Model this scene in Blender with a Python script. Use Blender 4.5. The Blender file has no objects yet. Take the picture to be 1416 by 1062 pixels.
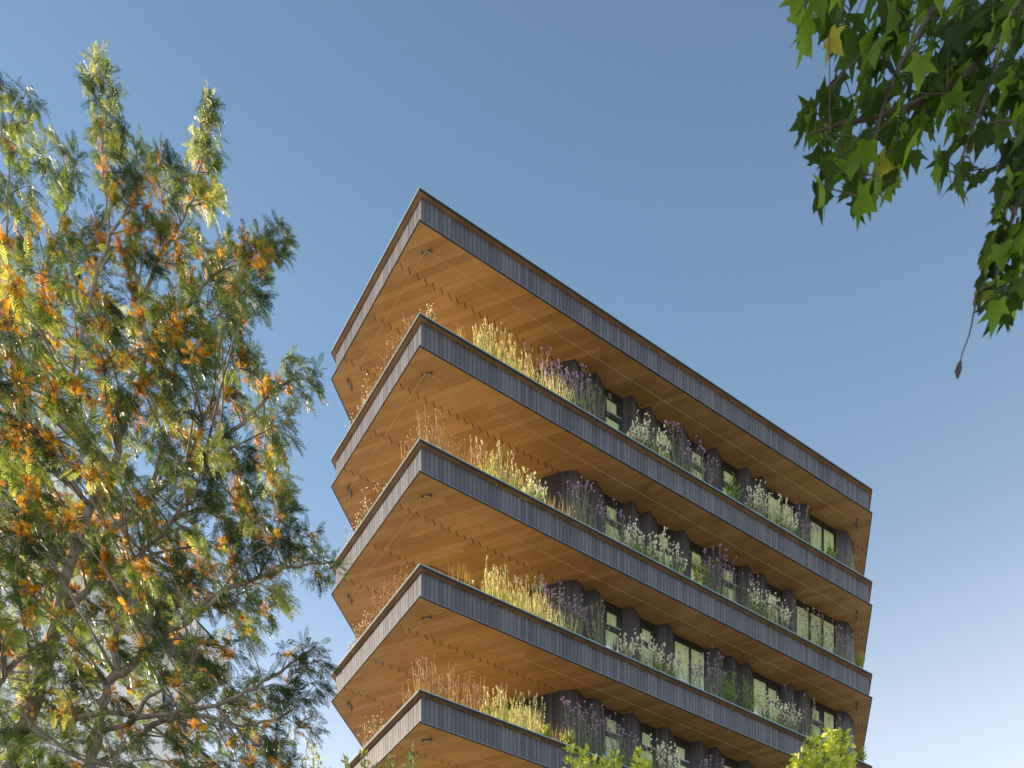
import bpy, math, random
import numpy as np
from mathutils import Vector, Matrix

random.seed(7)
rng = np.random.default_rng(7)
C = bpy.context.scene.collection
R = math.radians

# ------------------------------------------------------------------ camera / light
F, PX, HY, CAMZ = 1140.0, 708.0, 1842.0, 1.6          # focal length (px of a 1416 wide frame), principal x, eye level

def at_z(u, v, z):                                    # where a sight line meets the level z
    Y = F * (z - CAMZ) / (HY - v)
    return Vector(((u - PX) / F * Y, Y, z))

def at_y(u, v, Y):                                    # where a sight line is Y metres away
    return Vector(((u - PX) / F * Y, Y, CAMZ + (HY - v) / F * Y))

scene = bpy.context.scene
cam_d = bpy.data.cameras.new('camera')
cam = bpy.data.objects.new('camera', cam_d); C.objects.link(cam)
cam_d.sensor_width = 36.0
cam_d.lens = F / 1416 * 36
cam_d.shift_y = (HY - 531) / 1416
cam_d.clip_end = 6000
cam_d.dof.use_dof = True; cam_d.dof.focus_distance = 29.0; cam_d.dof.aperture_fstop = 3.2
cam.location = (0, 0, CAMZ); cam.rotation_euler = (R(90), 0, 0)
scene.camera = cam

SUN_AZ, SUN_EL = -66.0, 14.0
sd = Vector((math.sin(R(SUN_AZ)) * math.cos(R(SUN_EL)), math.cos(R(SUN_AZ)) * math.cos(R(SUN_EL)), math.sin(R(SUN_EL))))
sl = bpy.data.lights.new('sun', 'SUN'); sl.energy = 5.0; sl.angle = R(0.5); sl.color = (1.0, 0.80, 0.56)
so = bpy.data.objects.new('sun', sl); C.objects.link(so); so.location = (-40, 30, 60)
so.rotation_euler = sd.to_track_quat('Z', 'Y').to_euler()

w = bpy.data.worlds.new("World"); scene.world = w; w.use_nodes = True
nt = w.node_tree
sky = nt.nodes.new('ShaderNodeTexSky'); sky.sky_type = 'NISHITA'; sky.sun_disc = False
sky.sun_elevation = R(SUN_EL); sky.sun_rotation = R(SUN_AZ)
sky.air_density = 1.0; sky.dust_density = 0.0; sky.ozone_density = 1.0
bg = nt.nodes['Background']; bg.inputs['Strength'].default_value = 0.067
# pale summer haze that thickens towards the horizon all round
geo = nt.nodes.new('ShaderNodeTexCoord'); sep = nt.nodes.new('ShaderNodeSeparateXYZ'); nt.links.new(geo.outputs['Generated'], sep.inputs[0])
hz = nt.nodes.new('ShaderNodeValToRGB'); nt.links.new(sep.outputs['Z'], hz.inputs[0])
e = hz.color_ramp.elements; hz.color_ramp.interpolation = 'B_SPLINE'
for q in range(4): e.new(0.5)
K_ = 4.0
for q, (p_, c_) in zip(e, ((0.0, (3.6, 3.5, 3.3)), (0.44, (3.4, 3.3, 3.1)), (0.56, (1.9, 1.9, 1.95)), (0.66, (0.58, 0.76, 0.90)), (0.77, (0.18, 0.40, 0.58)), (0.86, (0.02, 0.05, 0.04)))): q.position = p_; q.color = (c_[0] / K_, c_[1] / K_, c_[2] / K_, 1)
sc_ = nt.nodes.new('ShaderNodeMix'); sc_.data_type = 'RGBA'; sc_.blend_type = 'MULTIPLY'; sc_.inputs[0].default_value = 1.0; sc_.inputs[7].default_value = (K_, K_, K_, 1)
nt.links.new(hz.outputs['Color'], sc_.inputs[6])
add = nt.nodes.new('ShaderNodeMix'); add.data_type = 'RGBA'; add.blend_type = 'ADD'; add.inputs[0].default_value = 1.0
nt.links.new(sky.outputs['Color'], add.inputs[6]); nt.links.new(sc_.outputs[2], add.inputs[7])
nt.links.new(add.outputs[2], bg.inputs['Color'])
scene.view_settings.view_transform = 'Standard'; scene.view_settings.look = 'None'
scene.view_settings.exposure = 1.75; scene.view_settings.gamma = 1.0
scene.cycles.max_bounces = 10; scene.cycles.diffuse_bounces = 6

# ------------------------------------------------------------------ materials
def mat(name):
    m = bpy.data.materials.new(name); m.use_nodes = True
    return m, m.node_tree, m.node_tree.nodes['Principled BSDF']

class NB:                                             # small helper to wire shader maths
    def __init__(s, nt): s.nt = nt
    def n(s, t, **k):
        x = s.nt.nodes.new(t)
        for a, b in k.items(): setattr(x, a, b)
        return x
    def link(s, a, b): s.nt.links.new(a, b)
    def put(s, x, sock):
        if isinstance(x, (int, float)): sock.default_value = x
        elif isinstance(x, tuple): sock.default_value = x
        else: s.link(x, sock)
    def m(s, op, a, b=None, c=None):
        x = s.n('ShaderNodeMath', operation=op); s.put(a, x.inputs[0])
        if b is not None: s.put(b, x.inputs[1])
        if c is not None: s.put(c, x.inputs[2])
        return x.outputs[0]
    def mix(s, f, a, b, mode='MIX'):
        x = s.n('ShaderNodeMix', data_type='RGBA', blend_type=mode)
        s.put(f, x.inputs[0]); s.put(a, x.inputs[6]); s.put(b, x.inputs[7]); return x.outputs[2]
    def ramp(s, f, stops):
        x = s.n('ShaderNodeValToRGB'); e = x.color_ramp.elements
        while len(e) < len(stops): e.new(0.5)
        for q, (p, c) in zip(e, stops): q.position = p; q.color = (*c, 1)
        s.link(f, x.inputs[0]); return x.outputs[0]
    def noise(s, vec, scale, detail=4, rough=0.55):
        x = s.n('ShaderNodeTexNoise'); x.inputs['Scale'].default_value = scale; x.inputs['Detail'].default_value = detail
        x.inputs['Roughness'].default_value = rough; s.link(vec, x.inputs['Vector']); return x.outputs['Fac']

def plain(name, col, rough=0.6, metal=0.0, var=0.12, scale=3.0):
    m, t, p = mat(name); b = NB(t)
    tc = b.n('ShaderNodeTexCoord'); f = b.noise(tc.outputs['Object'], scale)
    lo = tuple(c * (1 - var) for c in col); hi = tuple(min(1, c * (1 + var)) for c in col)
    b.link(b.ramp(f, [(0.3, lo), (0.7, hi)]), p.inputs['Base Color'])
    p.inputs['Roughness'].default_value = rough; p.inputs['Metallic'].default_value = metal
    return m

def leafy(name, stops, trans=0.45, rough=0.45, boost=1.6, attr='tint', spec=0.22):
    m, t, p = mat(name); b = NB(t)
    a = b.n('ShaderNodeAttribute', attribute_name=attr)
    col = b.ramp(a.outputs['Fac'], stops)
    b.link(col, p.inputs['Base Color']); p.inputs['Roughness'].default_value = rough; p.inputs['Specular IOR Level'].default_value = spec
    tr = b.n('ShaderNodeBsdfTranslucent')
    b.link(b.mix(1.0, col, (boost, boost, boost * 0.55, 1), 'MULTIPLY'), tr.inputs['Color'])
    mx = b.n('ShaderNodeMixShader'); mx.inputs[0].default_value = trans
    b.link(p.outputs[0], mx.inputs[1]); b.link(tr.outputs[0], mx.inputs[2])
    b.link(mx.outputs[0], t.nodes['Material Output'].inputs['Surface'])
    return m

M = {}
# charred and weathered boards, tone differs from board to board
def slat_mat(name, dark, light, uv=False):
    m, t, p = mat(name); b = NB(t)
    tc = b.n('ShaderNodeTexCoord')
    if uv:
        sx = b.n('ShaderNodeSeparateXYZ'); b.link(tc.outputs['UV'], sx.inputs[0])
        k = b.m('DIVIDE', sx.outputs['X'], 0.145)
        wn = b.n('ShaderNodeTexWhiteNoise', noise_dimensions='1D'); b.link(b.m('FLOOR', k), wn.inputs['W'])
        rnd = wn.outputs['Value']
        fr = b.m('FRACT', k)
        gap = b.m('LESS_THAN', b.m('ABSOLUTE', b.m('SUBTRACT', fr, 0.5)), 0.435)
    else:
        g = b.n('ShaderNodeNewGeometry'); rnd = g.outputs['Random Per Island']; gap = None
    mp = b.n('ShaderNodeMapping'); mp.inputs['Scale'].default_value = (14, 14, 1.2)
    b.link(tc.outputs['Object'], mp.inputs['Vector'])
    f = b.noise(mp.outputs[0], 1.5, 5, 0.65)
    f2 = b.noise(tc.outputs['Object'], 0.6, 3)
    v = b.m('ADD', b.m('MULTIPLY', rnd, 0.55), b.m('ADD', b.m('MULTIPLY', f, 0.45), b.m('MULTIPLY', b.m('SUBTRACT', f2, 0.5), 0.6)))
    col = b.ramp(v, [(0.12, dark), (0.9, light)])
    if gap is not None: col = b.mix(gap, (0.012, 0.012, 0.014, 1), col)
    b.link(col, p.inputs['Base Color']); p.inputs['Roughness'].default_value = 0.55
    bp = b.n('ShaderNodeBump'); bp.inputs['Strength'].default_value = 0.25; bp.inputs['Distance'].default_value = 0.01
    h = f if gap is None else b.m('ADD', b.m('MULTIPLY', f, 0.3), gap)
    b.link(h, bp.inputs['Height']); b.link(bp.outputs[0], p.inputs['Normal'])
    return m
M['slat'] = slat_mat('weathered_cladding', (0.040, 0.041, 0.055), (0.106, 0.103, 0.124))
M['wall'] = slat_mat('charred_wall_boards', (0.020, 0.019, 0.024), (0.062, 0.057, 0.068), uv=True)

M['edge'] = plain('dark_metal_edge', (0.010, 0.016, 0.020), 0.65, 0.0)
M['lip'] = plain('lit_teal_metal_lip', (0.26, 0.37, 0.40), 0.5, 0.1)  # light caught on the chamfer put into a paler teal
M['flange'] = plain('grey_metal_flange', (0.26, 0.30, 0.34), 0.5, 0.1)
M['rimwood'] = plain('rim_timber', (0.30, 0.165, 0.07), 0.6, 0, 0.25, 2.0)
M['deck'] = plain('pale_deck', (0.78, 0.62, 0.39), 0.7)
M['soil'] = plain('planter_soil', (0.26, 0.19, 0.12), 0.9)
M['frame'] = plain('black_window_frame', (0.012, 0.013, 0.015), 0.4)
M['rail'] = plain('silver_window_rail', (0.30, 0.31, 0.33), 0.35, 0.6)
M['film'] = plain('pale_blue_panel', (0.50, 0.66, 0.72), 0.35, 0, 0.12, 6)
M['steel'] = plain('galvanised_steel', (0.17, 0.155, 0.13), 0.4, 0.5)
M['wire'] = plain('wire', (0.38, 0.28, 0.15), 0.5, 0.1)
M['bark'] = plain('grey_brown_bark', (0.20, 0.165, 0.14), 0.85, 0, 0.4, 9)
M['bark_dark'] = plain('dark_bark', (0.07, 0.055, 0.045), 0.85, 0, 0.3, 9)

def glass_mat():
    m, t, p = mat('green_tinted_glass'); b = NB(t)
    tc = b.n('ShaderNodeTexCoord'); mp = b.n('ShaderNodeMapping'); mp.inputs['Scale'].default_value = (0.5, 0.5, 0.9)
    b.link(tc.outputs['Object'], mp.inputs['Vector'])
    f = b.noise(mp.outputs[0], 0.8, 2)
    b.link(b.ramp(f, [(0.3, (0.30, 0.37, 0.20)), (0.7, (0.46, 0.52, 0.30))]), p.inputs['Base Color'])
    p.inputs['Roughness'].default_value = 0.06; p.inputs['IOR'].default_value = 1.5
    return m
M['glass'] = glass_mat()

# ------------------------------------------------------------------ mesh builder
class MB:
    def __init__(s): s.v = []; s.f = []; s.mi = []; s.t = []; s.uv = {}
    def add(s, verts, faces, mi=0, tint=0.5):
        o = len(s.v); s.v += [tuple(p) for p in verts]; s.t += [tint] * len(verts)
        for f in faces: s.f.append(tuple(i + o for i in f)); s.mi.append(mi)
    def obox(s, o, ax, ay, az, mi=0, tint=0.5):       # corner + three edge vectors
        o, ax, ay, az = map(Vector, (o, ax, ay, az))
        p = [o, o + ax, o + ax + ay, o + ay]; p += [q + az for q in p]
        s.add(p, [(3, 2, 1, 0), (4, 5, 6, 7), (0, 1, 5, 4), (1, 2, 6, 5), (2, 3, 7, 6), (3, 0, 4, 7)], mi, tint)
    def prism(s, poly, z0, z1, mi=0):
        n = len(poly); v = [(x, y, z0) for x, y in poly] + [(x, y, z1) for x, y in poly]
        s.add(v, [tuple(reversed(range(n))), tuple(range(n, 2 * n))] + [(i, (i + 1) % n, n + (i + 1) % n, n + i) for i in range(n)], mi)
    def ring(s, outer, inner, z0, z1, mi=0):          # closed band between two outlines
        n = len(outer)
        v = [(x, y, z0) for x, y in outer] + [(x, y, z0) for x, y in inner] + [(x, y, z1) for x, y in outer] + [(x, y, z1) for x, y in inner]
        f = []
        for i in range(n):
            j = (i + 1) % n
            f += [(i, n + i, n + j, j), (2 * n + i, 2 * n + j, 3 * n + j, 3 * n + i), (i, j, 2 * n + j, 2 * n + i), (n + j, n + i, 3 * n + i, 3 * n + j)]
        s.add(v, f, mi)
    def tube(s, pts, radii, n=5, mi=0, tint=0.5, cap=True):
        pts = [Vector(p) for p in pts]; rings = []
        if isinstance(radii, (int, float)): radii = [radii] * len(pts)
        ref = Vector((0.31, 0.21, 0.93))
        for i, p in enumerate(pts):
            d = (pts[min(i + 1, len(pts) - 1)] - pts[max(i - 1, 0)]).normalized()
            a = d.cross(ref)
            if a.length < 1e-3: a = d.cross(Vector((1, 0, 0)))
            a.normalize(); c = d.cross(a)
            rings += [p + (a * math.cos(2 * math.pi * k / n) + c * math.sin(2 * math.pi * k / n)) * radii[i] for k in range(n)]
        f = []
        for i in range(len(pts) - 1):
            for k in range(n):
                k2 = (k + 1) % n
                f.append((i * n + k, i * n + k2, (i + 1) * n + k2, (i + 1) * n + k))
        if cap and n > 2:
            f.append(tuple(reversed(range(n)))); f.append(tuple(range((len(pts) - 1) * n, len(pts) * n)))
        s.add(rings, f, mi, tint)
    def build(s, name, mats, parent=None, origin=(0, 0, 0), loc=(0, 0, 0), smooth=False):
        me = bpy.data.meshes.new(name)
        v = np.array(s.v, dtype=np.float64) - np.array(origin)
        me.from_pydata(v.tolist(), [], s.f)
        for m in (mats if isinstance(mats, (list, tuple)) else [mats]): me.materials.append(m)
        me.polygons.foreach_set('material_index', s.mi)
        at = me.attributes.new('tint', 'FLOAT', 'POINT'); at.data.foreach_set('value', s.t)
        if smooth: me.polygons.foreach_set('use_smooth', [True] * len(s.f))
        me.update()
        o = bpy.data.objects.new(name, me); C.objects.link(o)
        o.location = loc
        if parent: o.parent = parent
        return o

def empty(name, loc, label=None, cat=None, group=None, kind=None):
    o = bpy.data.objects.new(name, None); C.objects.link(o); o.location = loc; o.empty_display_size = 0.3
    tag(o, label, cat, group, kind); return o
def tag(o, label=None, cat=None, group=None, kind=None):
    for k, x in (('label', label), ('category', cat), ('group', group), ('kind', kind)):
        if x: o[k] = x
    return o
def kid(src, name, parent, loc=None):                 # a linked copy sharing mesh data
    o = src.copy(); o.name = name; C.objects.link(o); o.parent = parent
    if loc is not None: o.location = loc
    return o
def arrays_mesh(name, V, Fq, tint, mats, parent=None, origin=(0, 0, 0)):
    me = bpy.data.meshes.new(name)
    V = V - np.array(origin)
    k = Fq.shape[1]
    me.vertices.add(len(V)); me.vertices.foreach_set('co', V.astype(np.float32).ravel())
    me.loops.add(Fq.size); me.loops.foreach_set('vertex_index', Fq.astype(np.int32).ravel())
    me.polygons.add(len(Fq)); me.polygons.foreach_set('loop_start', np.arange(0, Fq.size, k, dtype=np.int32))
    at = me.attributes.new('tint', 'FLOAT', 'POINT'); at.data.foreach_set('value', tint.astype(np.float32))
    for m in mats: me.materials.append(m)
    me.update(calc_edges=True); me.validate()
    o = bpy.data.objects.new(name, me); C.objects.link(o)
    if parent: o.parent = parent
    return o

# ------------------------------------------------------------------ ground
gm, gt, gp = mat('paved_ground'); gb = NB(gt)
tc = gb.n('ShaderNodeTexCoord'); f = gb.noise(tc.outputs['Object'], 0.15, 6)
gb.link(gb.ramp(f, [(0.3, (0.37, 0.34, 0.295)), (0.7, (0.48, 0.445, 0.39))]), gp.inputs['Base Color']); gp.inputs['Roughness'].default_value = 0.9
g = MB(); g.add([(2500 * math.cos(2 * math.pi * i / 64), 2500 * math.sin(2 * math.pi * i / 64), 0) for i in range(64)], [tuple(range(64))])
tag(g.build('ground', gm), kind='structure')

# ------------------------------------------------------------------ the timber building
TOP, SH, BAND = 38.1, 4.0, 1.06
ZS = TOP - BAND
d_long = Vector((math.sin(R(63.1)), math.cos(R(63.1)))); d_left = Vector((math.sin(R(-40.7)), math.cos(R(-40.7))))
d_end = Vector((math.sin(R(17.0)), math.cos(R(17.0)))); d_board = Vector((d_end.y, -d_end.x))   # boards run square to the ends
c0 = at_z(580, 258, TOP).xy
r0 = c0 + d_long * 20.8
l0 = c0 + d_left * 5.8
outline = [c0, r0, r0 + d_end * 15, l0 + d_end * 15, l0]
BASE = Vector((6.0, 39.0, 0.0))

def inset(poly, d):
    n = len(poly); out = []
    for i in range(n):
        a, b_, c = poly[i - 1], poly[i], poly[(i + 1) % n]
        e1 = (b_ - a).normalized(); e2 = (c - b_).normalized()
        n1 = Vector((-e1.y, e1.x)); n2 = Vector((-e2.y, e2.x))
        k = (n1 + n2); k = k / (1 + n1.dot(n2)); out.append(b_ + k * d)
    return out

bld = empty('timber_building', BASE, 'tall timber building with stacked overhanging ledges planted with flowers', 'building')

def soffit_mat():
    m, t, p = mat('timber_soffit_boards'); b = NB(t)
    tc = b.n('ShaderNodeTexCoord'); s = b.n('ShaderNodeSeparateXYZ'); b.link(tc.outputs['Object'], s.inputs[0])
    X, Y = s.outputs['X'], s.outputs['Y']
    bx, by = d_board
    u = b.m('ADD', b.m('MULTIPLY', X, bx), b.m('MULTIPLY', Y, by))        # along the board
    v = b.m('ADD', b.m('MULTIPLY', X, -by), b.m('MULTIPLY', Y, bx))       # across the boards
    row = b.m('FLOOR', b.m('DIVIDE', v, 0.20)); fr = b.m('FRACT', b.m('DIVIDE', v, 0.20))
    vc = b.m('MULTIPLY', b.m('ADD', row, 0.5), 0.20)
    nrm = Vector((-d_long.y, d_long.x))                                   # distance in from the long edge, at the board's centre line
    nu = nrm.x * bx + nrm.y * by; nv = -nrm.x * by + nrm.y * bx
    off = (BASE.xy - c0).dot(nrm)
    dist = b.m('ADD', b.m('ADD', b.m('MULTIPLY', u, nu), b.m('MULTIPLY', vc, nv)), off)
    seg = 0.0; joint = None
    for (px_, py_) in ((640, 421), (516, 438), (493, 506)):
        D = (at_z(px_, py_, ZS).xy - c0).dot(nrm)
        seg = b.m('ADD', seg, b.m('GREATER_THAN', dist, D))
        j = b.m('LESS_THAN', b.m('ABSOLUTE', b.m('SUBTRACT', dist, D)), 0.010)
        joint = j if joint is None else b.m('MAXIMUM', joint, j)
    # ordinary butt joints far along each board
    wr = b.n('ShaderNodeTexWhiteNoise', noise_dimensions='1D'); oi = b.n('ShaderNodeObjectInfo'); rs = b.m('ADD', row, b.m('FLOOR', b.m('MULTIPLY', oi.outputs['Random'], 900.0))); b.link(rs, wr.inputs['W'])
    L = b.m('ADD', b.m('DIVIDE', u, 3.6), b.m('MULTIPLY', wr.outputs['Value'], 7.0))
    cmb = b.n('ShaderNodeCombineXYZ'); b.link(rs, cmb.inputs[0]); b.link(seg, cmb.inputs[1]); b.link(b.m('FLOOR', L), cmb.inputs[2])
    wn = b.n('ShaderNodeTexWhiteNoise', noise_dimensions='3D'); b.link(cmb.outputs[0], wn.inputs['Vector'])
    gv = b.n('ShaderNodeCombineXYZ'); b.link(b.m('MULTIPLY', u, 0.9), gv.inputs[0]); b.link(b.m('MULTIPLY', v, 14.0), gv.inputs[1]); b.link(b.m('MULTIPLY', wn.outputs['Value'], 40.0), gv.inputs[2])
    grain = b.noise(gv.outputs[0], 1.6, 6, 0.62)
    blotch = b.noise(tc.outputs['Object'], 0.9, 4)
    val = b.m('ADD', b.m('MULTIPLY', wn.outputs['Value'], 0.30), b.m('ADD', b.m('MULTIPLY', grain, 0.46), b.m('MULTIPLY', blotch, 0.30)))
    col = b.ramp(val, [(0.2, (0.225, 0.112, 0.033)), (0.5, (0.345, 0.185, 0.058)), (0.85, (0.46, 0.268, 0.095))])
    seam = b.m('LESS_THAN', b.m('ABSOLUTE', b.m('SUBTRACT', fr, 0.5)), 0.475)
    col = b.mix(b.m('ADD', b.m('MULTIPLY', seam, 0.4), 0.6), (0.03, 0.012, 0.004, 1), col)
    col = b.mix(joint, col, (0.012, 0.008, 0.006, 1))
    b.link(col, p.inputs['Base Color']); p.inputs['Roughness'].default_value = 0.5
    bp = b.n('ShaderNodeBump'); bp.inputs['Strength'].default_value = 0.3; bp.inputs['Distance'].default_value = 0.008
    b.link(b.m('ADD', b.m('MULTIPLY', grain, 0.3), b.m('SUBTRACT', seam, joint)), bp.inputs['Height']); b.link(bp.outputs[0], p.inputs['Normal'])
    return m
M['soffit'] = soffit_mat()

OV = 0.15
o_edge, o_lip = outline, outline
i_rim = inset(outline, OV)
BO = (BASE.x, BASE.y, 0)
NDECK = 9
def deck_parts():
    parts = []
    a = MB(); a.prism(inset(outline, 0.30), -BAND + 0.03, -0.10, 0)               # core of the slab
    a.ring(inset(outline, 0.255), inset(outline, 0.31), -0.10, -0.078, 1)
    parts.append(('planter_deck', a, [M['deck'], M['soil']]))
    return parts
core = MB()
core.prism(inset(outline, 0.23), -BAND + 0.035, -0.30, 0)
core.ring(inset(outline, 0.235), inset(outline, 0.62), -0.30, -0.12, 1)
deck_proto = core.build('planter_deck', [M['deck'], M['soil']], bld, BO, (0, 0, TOP))
sub = []
a = MB(); a.prism(inset(outline, 0.035), -BAND + 0.004, -BAND + 0.03)
sub.append(a.build('soffit', M['soffit'], deck_proto, BO))
a = MB(); a.ring(inset(outline, 0.012), inset(outline, OV + 0.05), -0.073, -0.045, 0)
sub.append(a.build('rim_board', M['rimwood'], deck_proto, BO))
a = MB(); a.ring(outline, inset(outline, 0.30), -0.022, 0.0, 1); a.ring(inset(outline, 0.004), inset(outline, 0.03), -0.078, -0.022, 0)
# the lower flange: pale upper leaf, dark drip edge
a.ring(inset(outline, 0.006), inset(outline, 0.285), -BAND + 0.032, -BAND + 0.046, 2)
a.ring(inset(outline, 0.0), inset(outline, 0.034), -BAND, -BAND + 0.031, 0)
sub.append(a.build('edge_trim', [M['edge'], M['lip'], M['flange']], deck_proto, BO))
a = MB()
for i in range(5):
    p, q = i_rim[i], i_rim[(i + 1) % 5]; e = (q - p); L = e.length; e.normalize(); nn = Vector((-e.y, e.x))
    n = int(L / 0.15); s_ = L / n
    for k in range(n):
        d = random.uniform(0, 0.006)
        o = p + e * (k * s_ + 0.006) + nn * d
        a.obox((o.x, o.y, -BAND + 0.047), (e.x * (s_ - 0.014), e.y * (s_ - 0.014), 0), (nn.x * 0.02, nn.y * 0.02, 0), (0, 0, BAND - 0.047 - 0.075))
    a.obox((p.x + nn.x * 0.03, p.y + nn.y * 0.03, -BAND + 0.047), (e.x * L, e.y * L, 0), (nn.x * 0.02, nn.y * 0.02, 0), (0, 0, BAND - 0.13), 1)
sub.append(a.build('slat_cladding', [M['slat'], M['frame']], deck_proto, BO))
# safety wire and its brackets
wz = -BAND - 0.12
wp = inset(outline, 0.52)
def p3(v, z): return (v.x, v.y, z)
A, B_, CC = wp[0], wp[1], wp[4]
b1 = A + d_long * 0.25; b2 = A + d_left * 0.25
br = B_ - d_long * 0.1; bl = CC - d_left * 0.1
a = MB()
a.tube([p3(b1, wz), p3(br, wz)], 0.0055, 4); a.tube([p3(b2, wz), p3(bl, wz)], 0.007, 4); a.tube([p3(b1, wz), p3(A, wz - 0.02), p3(b2, wz)], 0.012, 5)
a.tube([p3(B_ + d_end * 0.35, wz), p3(wp[2], wz)], 0.005, 4)
sub.append(a.build('safety_wire', M['wire'], deck_proto, BO))
def bracket(pt, direction, ln):
    a = MB(); n_ = Vector((-direction.y, direction.x))
    o = pt - direction * ln / 2 - n_ * 0.035
    a.obox((o.x, o.y, -BAND - 0.035), (direction.x * ln, direction.y * ln, 0), (n_.x * 0.07, n_.y * 0.07, 0), (0, 0, 0.038))
    for s in (-0.42, 0.42):
        q = pt + direction * ln * s
        a.tube([p3(q, -BAND - 0.03), p3(q, wz - 0.03)], 0.022, 6)
    sub.append(a.build('cable_bracket', M['steel'], deck_proto, BO))
bracket(A + (d_long + d_left) * 0.12, (d_long - d_left).normalized(), 0.36)
bracket(B_ + (d_end - d_long) * 0.1, d_end, 0.32); bracket(CC + (d_end - d_left) * 0.1, d_end, 0.32)
sb = MB(); q = A.lerp(B_, 0.555); sb.tube([p3(q, -BAND), p3(q, wz - 0.02)], 0.018, 5)
sub.append(sb.build('cable_bracket', M['steel'], deck_proto, BO))
for k in range(1, NDECK):
    dk = kid(deck_proto, 'planter_deck', bld, (0, 0, TOP - SH * k))
    for s in sub: kid(s, s.name.split('.')[0], dk)

# façade: a line of folded boards with windows in the folds
nrm = Vector((-d_long.y, d_long.x))
v0 = at_z(860, 550, ZS).xy
def wall_pt(u, tip=0.0):                              # point of the wall line seen in image column u, tip = fold depth towards the edge
    o = v0 - nrm * tip; k = (u - PX) / F
    t = (k * o.y - o.x) / (d_long.x - k * d_long.y)
    return o + d_long * t
TIP = 0.26
W1 = wall_pt(779)
W0 = W1 - d_board * 6.0
# per storey: folds (valley, tip, valley) given by their columns, and windows (kind) between them
S1 = [('f', 779, 795, 810), ('f', 810, 825, 836), ('S', 836, 861), ('f', 861, 875, 885), ('f', 885, 900, 909), ('S', 909, 932), ('f', 932, 946, 954), ('S', 954, 977), ('f', 977, 991, 998), ('S', 998, 1021), ('f', 1021, 1034, 1041), ('f', 1041, 1055, 1061), ('D', 1061, 1100), ('f', 1100, 1115, 1120), ('D', 1120, 1156)]
S2 = [('f', 779, 797, 810), ('f', 810, 824, 836), ('S', 836, 861), ('f', 861, 875, 885), ('f', 885, 899, 909), ('S', 909, 932), ('f', 932, 947, 954), ('S', 954, 977), ('f', 977, 991, 998), ('S', 998, 1021), ('f', 1021, 1035, 1041), ('f', 1041, 1055, 1061), ('S', 1061, 1081), ('f', 1081, 1095, 1101), ('T', 1101, 1156)]
S3 = [('f', 779, 797, 810), ('f', 810, 824, 836), ('S', 836, 861), ('f', 861, 875, 885), ('S', 885, 908), ('f', 908, 924, 932), ('D', 932, 977), ('f', 977, 993, 1001), ('f', 1001, 1014, 1021), ('f', 1021, 1035, 1041), ('M', 1041, 1081), ('f', 1081, 1095, 1101), ('f', 1101, 1114, 1121), ('N', 1121, 1156)]
S4 = [('f', 779, 797, 809), ('f', 809, 825, 836), ('S', 836, 861), ('f', 861, 876, 885), ('S', 885, 908), ('f', 908, 923, 932), ('S', 932, 955), ('f', 955, 970, 977), ('f', 977, 991, 999), ('S', 999, 1021), ('f', 1021, 1035, 1041), ('M', 1041, 1081), ('f', 1081, 1095, 1101), ('D', 1101, 1156)]
storeys = {1: S1, 2: S2, 3: S3, 4: S4, 5: S1, 6: S2, 7: S3, 8: S4}
ZB, ZT = -0.32, SH - BAND + 0.008

def uv_wall(name, runs, parent, z):
    me = bpy.data.meshes.new(name); vs = []; fs = []; us = []
    for pts in runs:
        s_ = random.uniform(0, 50)
        for i in range(len(pts) - 1):
            p, q = pts[i], pts[i + 1]; L = (q - p).length; o = len(vs)
            vs += [(p.x, p.y, ZB), (q.x, q.y, ZB), (q.x, q.y, ZT), (p.x, p.y, ZT)]; fs.append((o, o + 1, o + 2, o + 3))
            us += [(s_, 0), (s_ + L, 0), (s_ + L, 3), (s_, 3)]; s_ += L
    me.from_pydata([(x - BASE.x, y - BASE.y, zz) for x, y, zz in vs], [], fs)
    uvl = me.uv_layers.new(name='UVMap')
    for i, uvv in enumerate(us): uvl.data[i].uv = uvv
    me.materials.append(M['wall'])
    o = bpy.data.objects.new(name, me); C.objects.link(o); o.parent = parent; o.location = (0, 0, z); return o

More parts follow.
